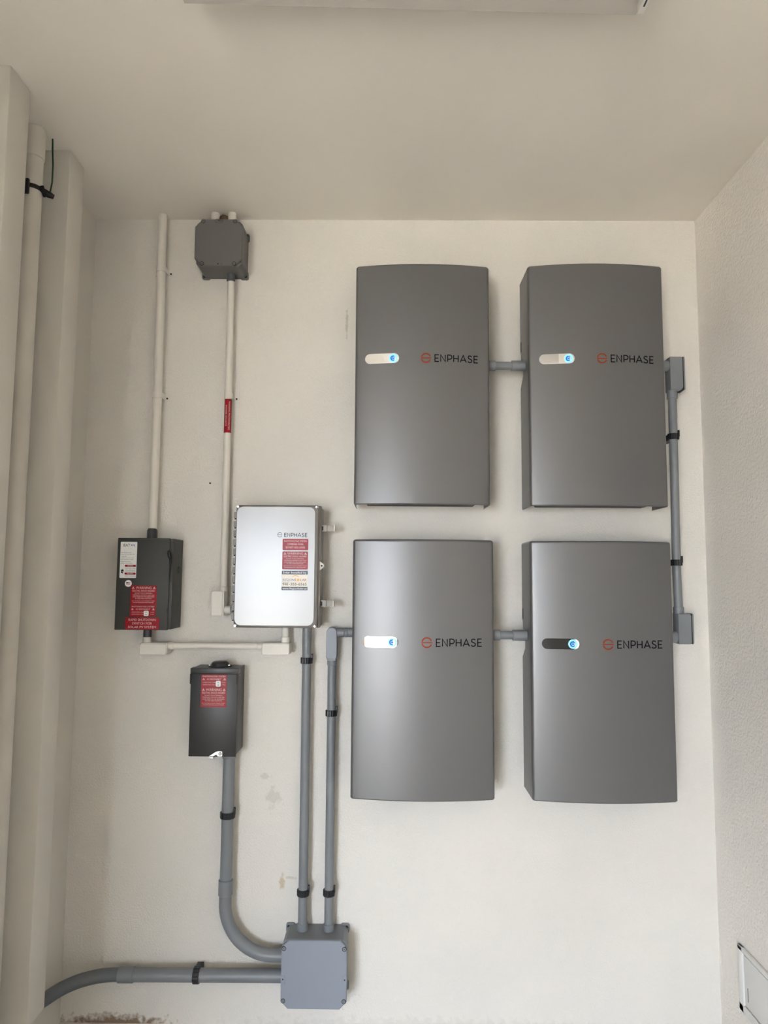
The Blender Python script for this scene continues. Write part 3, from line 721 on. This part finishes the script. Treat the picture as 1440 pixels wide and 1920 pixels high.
s = sticker(t, 'white_label', -0.7990, -0.7500, 1.2995, 1.4062, y, 'white_sticker', label='white label reading EATON')
lines(s, [('E', -0.7873, 1.3925, 0.0080, 0.0052), ('T', -0.7740, 1.3925, 0.0080, 0.006)], y, 'black_print')
bm = text_bm('A', -0.7808, 1.3925, 0.0080, y - 0.0007, width=0.0072); obj('lettering', bm, 'black_print', s)
lines(s, [('N', -0.7600, 1.3925, 0.0080, 0.0065)], y, 'blue_print')
bm = bmesh.new(); d = [(-0.7668 + 0.0018 * math.cos(2 * PI * k / 12), 1.3965 + 0.0018 * math.sin(2 * PI * k / 12)) for k in range(12)]
obj('logo_dot', PR(d, y - 0.0005, y - 0.0009), 'blue_print', s); bm.free()
rows = []
for k, (tx, z, w) in enumerate((('Enclosed Safety Switch', 1.3735, 0.030), ('General Duty 240 Volt', 1.3685, 0.040), ('Type 3R', 1.3625, 0.016), ('Suitable for use on a circuit', 1.3575, 0.038),
                                ('Horsepower rated', 1.3530, 0.036), ('Replacement parts', 1.3470, 0.028), ('See inside', 1.3420, 0.034))):
    rows.append((tx, -0.7965 + w / 2, z, 0.0026, w))
lines(s, rows, y, 'grey_print')
for z in (1.3325, 1.3095): obj('red_band', PR(rrect(-0.7840, -0.7515, z, z + 0.006, 0.0005, 1), y - 0.0004, y - 0.0009), 'red', s)
lines(s, [('DANGER', -0.7675, 1.3340, 0.0034, 0.016), ('PELIGRO', -0.7675, 1.3110, 0.0034, 0.018)], y - 0.0004, 'white_sticker')
lines(s, [('Hazardous voltage', -0.7675, 1.3275, 0.0026, 0.031), ('Turn off power', -0.7675, 1.3215, 0.0026, 0.031), ('Will cause death', -0.7675, 1.3170, 0.0022, 0.030), ('before servicing', -0.7675, 1.3045, 0.0024, 0.031)], y, 'grey_print')
bm = bmesh.new(); ribbon(bm, [(-0.7945, 1.3235), (-0.7915, 1.3205), (-0.7930, 1.3160), (-0.7885, 1.3140)], 0.0032, lambda q: y - 0.0006, 0.0003); ribbon(bm, [(-0.7905, 1.3250), (-0.7880, 1.3185)], 0.003, lambda q: y - 0.0006, 0.0004)
obj('hazard_pictogram', bm, 'black_print', s)
bm = bmesh.new(); fl = obj('flag_sticker', PR([(-0.7720 + 0.0100 * math.cos(2 * PI * k / 28), 1.2835 + 0.0100 * math.sin(2 * PI * k / 28)) for k in range(28)], y + 0.0005, y - 0.0008), 'white_sticker', t, label='round white sticker with a small flag'); bm.free()
obj('flag_field', PR(rrect(-0.7782, -0.7722, 1.2835, 1.2875, 0.0002, 1), y - 0.0006, y - 0.0011), 'navy', fl)
bm = bmesh.new()
for k in range(3): prism(bm, rrect(-0.7722 if k < 2 else -0.7782, -0.7660, 1.2860 - 0.0027 * k, 1.2874 - 0.0027 * k, 0.0001, 1), y - 0.0006, y - 0.0011)
obj('flag_stripes', bm, 'red', fl)
def warning_sticker(parent, cx, z0, z1, w, yb):
    s = sticker(parent, 'warning_sticker', cx - w / 2, cx + w / 2, z0, z1, yb, 'red', label='red sticker headed WARNING')
    H = z1 - z0; u = H / 0.056
    lines(s, [('WARNING', cx, z1 - 0.0100 * u, 0.0072 * u, 0.046), ('ELECTRIC SHOCK HAZARD', cx, z1 - 0.0178 * u, 0.0052 * u, 0.066),
              ('DO NOT TOUCH TERMINALS', cx, z1 - 0.0240 * u, 0.0031 * u, 0.052), ('TERMINALS ON BOTH LINE AND', cx, z1 - 0.0294 * u, 0.0031 * u, 0.064),
              ('LOAD SIDES MAY BE ENERGIZED', cx, z1 - 0.0346 * u, 0.0031 * u, 0.064), ('IN THE OPEN POSITION', cx, z1 - 0.0396 * u, 0.0031 * u, 0.048),
              ('DC VOLTAGE IS ALWAYS PRESENT WHEN', cx, z1 - 0.0462 * u, 0.0026 * u, 0.066), ('SOLAR MODULES ARE EXPOSED', cx, z1 - 0.0508 * u, 0.0026 * u, 0.062)], yb, 'pink_text')
    triangles(s, [(cx - w / 2 + 0.0075, z1 - 0.0067 * u, 0.0032), (cx + w / 2 - 0.0075, z1 - 0.0067 * u, 0.0032)], yb, 'pink_text')
    return s
def disconnect_sticker(parent, cx, z0, z1, w, yb, qx, digits):
    s = sticker(parent, 'disconnect_sticker', cx - w / 2, cx + w / 2, z0, z1, yb, 'red', label='red sticker reading PHOTOVOLTAIC SYSTEM AC DISCONNECT')
    H = z1 - z0; u = H / 0.034
    lines(s, [('PHOTOVOLTAIC SYSTEM', cx, z1 - 0.0072 * u, 0.0044 * u, 0.066), ('AC DISCONNECT', cx, z1 - 0.0145 * u, 0.0044 * u, 0.042),
              ('OPERATING CURRENT       A AC', cx, z1 - 0.0225 * u, 0.0028 * u, 0.066), ('OPERATING VOLTAGE       V AC', cx, z1 - 0.0285 * u, 0.0028 * u, 0.066)], yb, 'pink_text')
    triangles(s, [(cx - w / 2 + 0.0070, z1 - 0.0122 * u, 0.0028), (cx + w / 2 - 0.0070, z1 - 0.0122 * u, 0.0028)], yb, 'pink_text')
    p = obj('number_patch', PR(rrect(qx - 0.0072, qx + 0.0072, z1 - 0.0320 * u, z1 - 0.0168 * u, 0.003, 3), yb, yb - 0.0014), 'white_sticker', s)
    lines(p, [(digits[0], qx, z1 - 0.0226 * u, 0.0034, 0.0055), (digits[1], qx, z1 - 0.0292 * u, 0.0034, 0.0070)], yb - 0.0008, 'black_print')
    return s
warning_sticker(t, -0.7255, 1.2215, 1.2775, 0.0770, y)
disconnect_sticker(t, -0.7258, 1.1868, 1.2208, 0.0760, y, -0.7155, ('64', '240'))
s = sticker(t, 'shutdown_sticker', -0.7765, -0.6765, 1.1490, 1.1845, y - 0.0006, 'red', label='red sticker reading RAPID SHUTDOWN SWITCH FOR SOLAR PV SYSTEM')
lines(s, [('RAPID SHUTDOWN', -0.7265, 1.1742, 0.0068, 0.080), ('SWITCH FOR', -0.7265, 1.1637, 0.0068, 0.058), ('SOLAR PV SYSTEM', -0.7265, 1.1530, 0.0068, 0.082)], y - 0.0006, 'pink_text')

# ------------------------------------------------------------------ dark AC disconnect
X0, X1, Z0, Z1, D = -0.580, -0.441, 0.7865, 1.0385, 0.096
t = thing('ac_disconnect', 'dark gray disconnect box with a black cap on top', 'switch box', ((X0 + X1) / 2, 0, Z0))
obj('box_body', B(X0 + 0.002, X1 - 0.001, -D + 0.004, 0.0, Z0 + 0.006, Z1 - 0.001, bev=0.001), 'acd', t)
obj('front_cover', B(X0, X1 - 0.002, -D, -D + 0.014, Z0, Z1 - 0.017, bev=0.0012), 'acd', t)
obj('hood', B(X0 - 0.001, X1, -D - 0.002, -D + 0.03, Z1 - 0.0165, Z1, bev=0.001), 'acd', t)
for x in (X0 - 0.0016, X1 - 0.0052):
    obj('hinge_slot', B(x, x + 0.0034, -D - 0.0026, -D + 0.012, Z1 - 0.045, Z1 - 0.0165), 'core', t)
obj('rivet', T([(X1 - 0.001, -D + 0.02, Z1 - 0.022), (X1 + 0.001, -D + 0.02, Z1 - 0.022)], 0.002, 10), 'chrome', t)
bm = bmesh.new(); cx, cy = -0.505, -0.052
tube(bm, [(cx, cy, Z1 - 0.002), (cx, cy, Z1 + 0.0030)], [0.036, 0.034], 32)
tube(bm, [(cx, cy, Z1 + 0.002), (cx, cy, Z1 + 0.011), (cx, cy, Z1 + 0.015)], [0.027, 0.025, 0.019], 32)
cap = obj('hub_cap', bm, 'black_plastic', t)
for a in (200, 340): obj('cap_screw', T([(cx + 0.031 * math.cos(math.radians(a)), cy + 0.031 * math.sin(math.radians(a)), Z1 + 0.002), (cx + 0.031 * math.cos(math.radians(a)), cy + 0.031 * math.sin(math.radians(a)), Z1 + 0.007)], 0.003, 10), 'zinc', cap)
y = -D - 0.0005
disconnect_sticker(t, -0.5110, 0.9838, 1.0205, 0.0752, y, -0.4985, ('30', '240'))
warning_sticker(t, -0.5112, 0.9272, 0.9835, 0.0752, y)
hasp = [(-0.5200, 0.7880), (-0.5000, 0.8005), (-0.4935, 0.8025), (-0.4835, 0.8020), (-0.4815, 0.8000), (-0.4815, 0.7895), (-0.4825, 0.7885), (-0.4935, 0.7885), (-0.4985, 0.7935), (-0.5070, 0.7885)]
hp = obj('hasp', PR(hasp, -D, -D - 0.003), 'zinc', t, label='pale metal hasp')
obj('hasp_hole', T([(-0.4875, -D - 0.002, 0.7955), (-0.4875, -D - 0.0036, 0.7955)], 0.0042, 16), 'core', hp)
obj('hasp_pin', T([(-0.4875, -D - 0.002, 0.7955), (-0.4875, -D - 0.0042, 0.7955)], 0.0022, 12), 'zinc', hp)
obj('hasp_tab', B(-0.5200, -0.5065, -D - 0.004, -D + 0.01, 0.7805, 0.7865, bev=0.001), 'zinc', t)

# ------------------------------------------------------------------ combiner enclosure
X0, X1, Z0, Z1, D = -0.4535, -0.2105, 1.1585, 1.5165, 0.126
t = thing('combiner_box', 'gray enclosure with a mirror-bright front plate and red stickers', 'enclosure', ((X0 + X1) / 2, 0, Z0))
obj('box_body', B(X0 - 0.003, X1 + 0.004, -0.086, 0.0, Z0 + 0.001, Z1 - 0.001, bev=0.004), 'comb_body', t)
obj('rim', B(X0 - 0.004, X1 + 0.006, -0.098, -0.080, Z0 - 0.001, Z1 + 0.001, bev=0.003), 'comb_frame', t)
lid = obj('lid', B(X0, X1, -D + 0.003, -0.094, Z0, Z1, bev=0.004), 'comb_frame', t)
obj('front_plate', PR(rrect(-0.4508, -0.2195, 1.1650, 1.5115, 0.019, 8), -D + 0.004, -D - 0.001, 0.001), 'plate', t, label='mirror-bright front plate')
for x in (X0 + 0.006, X1 - 0.006):
    for z in (Z0 + 0.006, Z1 - 0.006):
        bm = bmesh.new(); tube(bm, [(x, -D + 0.006, z), (x, -D - 0.002, z), (x, -D - 0.0045, z)], [0.0058, 0.0052, 0.0030], 16)
        obj('corner_screw', bm, 'chrome', lid)
for k in range(12):                                        # hinge knuckles down the left edge
    z = 1.488 - k * 0.0272
    bm = B(X0 - 0.011, X0 - 0.001, -0.104, -0.090, z - 0.0095, z + 0.0095, bev=0.002)
    kn = obj('hinge_knuckle', bm, 'comb_body', t)
    obj('hinge_pin', T([(X0 - 0.006, -0.100, z - 0.0125), (X0 - 0.006, -0.100, z - 0.0090)], 0.0032, 10), 'core', kn)
def latch(z0, z1):
    a = X1 + 0.006
    l = obj('latch', B(a - 0.002, a + 0.016, -0.084, -0.068, z0, z1, bev=0.0015), 'comb_body', t)
    obj('latch_lever', B(a + 0.014, a + 0.039, -0.079, -0.074, z0 + 0.001, z1 - 0.001, bev=0.001), 'comb_body', l)
    obj('latch_lip', B(a + 0.036, a + 0.040, -0.090, -0.074, z0 + 0.0005, z1 - 0.0005, bev=0.001), 'white_pvc', l)
    obj('latch_slot', B(a + 0.001, a + 0.005, -0.0855, -0.080, z0 + 0.004, z1 - 0.004), 'core', l)
latch(1.4412, 1.4615); latch(1.2180, 1.2385)
ear = [(X1 + 0.002, 1.3540), (X1 + 0.0145, 1.3440), (X1 + 0.0160, 1.3395), (X1 + 0.0145, 1.3350), (X1 + 0.002, 1.3250)]
e = obj('padlock_ear', PR(ear, -0.094, -0.098), 'white_pvc', t)
obj('ear_hole', T([(X1 + 0.0090, -0.0975, 1.3395), (X1 + 0.0090, -0.0985, 1.3395)], 0.0027, 12), 'core', e)
y = -D - 0.0015
obj('emblem', emblem(-0.3228, 1.4288, 0.0072, 0.0013, lambda q: y + 0.0005, 0.0003), 'grey_print', t)
obj('lettering', stroke_word('ENPHASE', -0.3100, -0.2425, 1.4228, 1.4347, 0.0018, lambda q: y + 0.0005, 0.0003), 'grey_print', t, label='dark capitals reading ENPHASE')
s = sticker(t, 'system_sticker', -0.3142, -0.2388, 1.3838, 1.4172, y + 0.0003, 'red', label='red sticker reading PHOTOVOLTAIC SYSTEM')
lines(s, [('PHOTOVOLTAIC SYSTEM', -0.2765, 1.4080, 0.0048, 0.066), ('COMBINER PANEL', -0.2765, 1.3990, 0.0048, 0.048), ('DO NOT ADD LOADS', -0.2765, 1.3895, 0.0055, 0.056)], y + 0.0003, 'pink_text')
warning_sticker(t, -0.2767, 1.3277, 1.3802, 0.0750, y + 0.0003)
s = sticker(t, 'installer_sticker', -0.3147, -0.2391, 1.2675, 1.3241, y + 0.0003, 'cream', label='cream installer sticker with telephone number', r=0.0008)
yb = y + 0.0003
for z0, z1 in ((1.3135, 1.3241), (1.2675, 1.2775)): obj('navy_band', PR(rrect(-0.3147, -0.2391, z0, z1, 0.0004, 1), yb - 0.0004, yb - 0.0009), 'navy', s)
lines(s, [('Solar Installed by', -0.2769, 1.3160, 0.0058, 0.068), ('www.RegionSolar.us', -0.2769, 1.2702, 0.0052, 0.070)], yb - 0.0004, 'white_sticker')
lines(s, [('REGION', -0.2950, 1.2945, 0.0068, 0.0330)], yb, 'blue_print')
lines(s, [('S', -0.2748, 1.2945, 0.0068, 0.0052), ('LAR', -0.2510, 1.2945, 0.0068, 0.0180)], yb, 'orange')
bm = PR([(-0.2665 + 0.0040 * math.cos(2 * PI * k / 20), 1.2978 + 0.0040 * math.sin(2 * PI * k / 20)) for k in range(20)], yb - 0.0004, yb - 0.0009)
obj('sun_mark', bm, 'gold', s)
bm = bmesh.new()
for k in range(5):
    a = math.radians(35 + k * 27.5); c_, s_ = math.cos(a), math.sin(a)
    ribbon(bm, [(-0.2745 + 0.0075 * c_, 1.3030 + 0.0055 * s_), (-0.2745 + 0.0105 * c_, 1.3030 + 0.0085 * s_)], 0.0028, lambda q: yb - 0.0006, 0.0003)
obj('sun_rays', bm, 'gold', s)
lines(s, [('941-355-6565', -0.2769, 1.2815, 0.0076, 0.0700)], yb, 'grey_print')
lines(s, [('License # EC', -0.3020, 1.2905, 0.0020, 0.0190)], yb, 'grey_print')

# ------------------------------------------------------------------ small things on walls and ceiling
t = thing('access_panel', 'white access panel set low in the right wall', 'panel', (RX, -0.27, 0.135))
def BX(x0, x1, y0, y1, z0, z1, bev=0.0): return B(x0, x1, y0, y1, z0, z1, bev=bev)
bm = BX(RX - 0.010, RX, -0.160, -0.133, 0.138, 0.309, 0.003); box(bm, RX - 0.010, RX, -0.42, -0.395, 0.138, 0.309, 0.003)
box(bm, RX - 0.010, RX, -0.42, -0.133, 0.296, 0.309, 0.003); box(bm, RX - 0.010, RX, -0.42, -0.133, 0.138, 0.160, 0.003)
obj('panel_frame', bm, 'plaster_white', t)
obj('panel_recess', BX(RX - 0.0015, RX, -0.398, -0.158, 0.156, 0.298), 'gasket', t)
obj('panel_door', BX(RX - 0.007, RX - 0.0012, -0.392, -0.163, 0.163, 0.2925, 0.001), 'plaster_white', t)
obj('finger_slot', BX(RX - 0.0076, RX - 0.006, -0.1815, -0.1795, 0.180, 0.215), 'eaton_dark', t)

t = thing('overhead_panel', 'flat pale panel hung under the ceiling at the top of the picture', 'panel', (0.04, -1.2, 2.39))
bm = bmesh.new()
vs_ = [(-0.403, -0.930), (0.474, -0.902), (0.474, -1.75), (-0.403, -1.75)]
lo = [bm.verts.new((x, y_, 2.4065)) for x, y_ in vs_]; hi = [bm.verts.new((x, y_, 2.4300)) for x, y_ in vs_]
bm.faces.new(lo); bm.faces.new(hi[::-1])
for k in range(4): bm.faces.new((lo[k], hi[k], hi[(k + 1) % 4], lo[(k + 1) % 4]))
obj('panel_sheet', bm, 'panel', t)
st = obj('slotted_rail', B(0.468, 0.480, -1.75, -0.926, 2.388, 2.409, bev=0.001), 'rail', t)
for k in range(6):
    yk = -0.944 - k * 0.05
    obj('rail_slot', B(0.4725, 0.4758, yk - 0.016, yk, 2.3875, 2.390), 'eaton_dark', st)
for x in (-0.35, 0.42):
    for yk in (-1.0, -1.65): obj('hanger', T([(x, yk, 2.429), (x, yk, CZ)], 0.006, 10), 'zinc', t)

n = obj('wall_screw', T([(-0.5645, 0.0, 1.5963), (-0.5645, -0.004, 1.5963)], [0.0030, 0.0024], 12), 'bronze')
n['label'] = 'tiny black screw head in the bare wall beside the labelled white conduit'; n['category'] = 'screw'
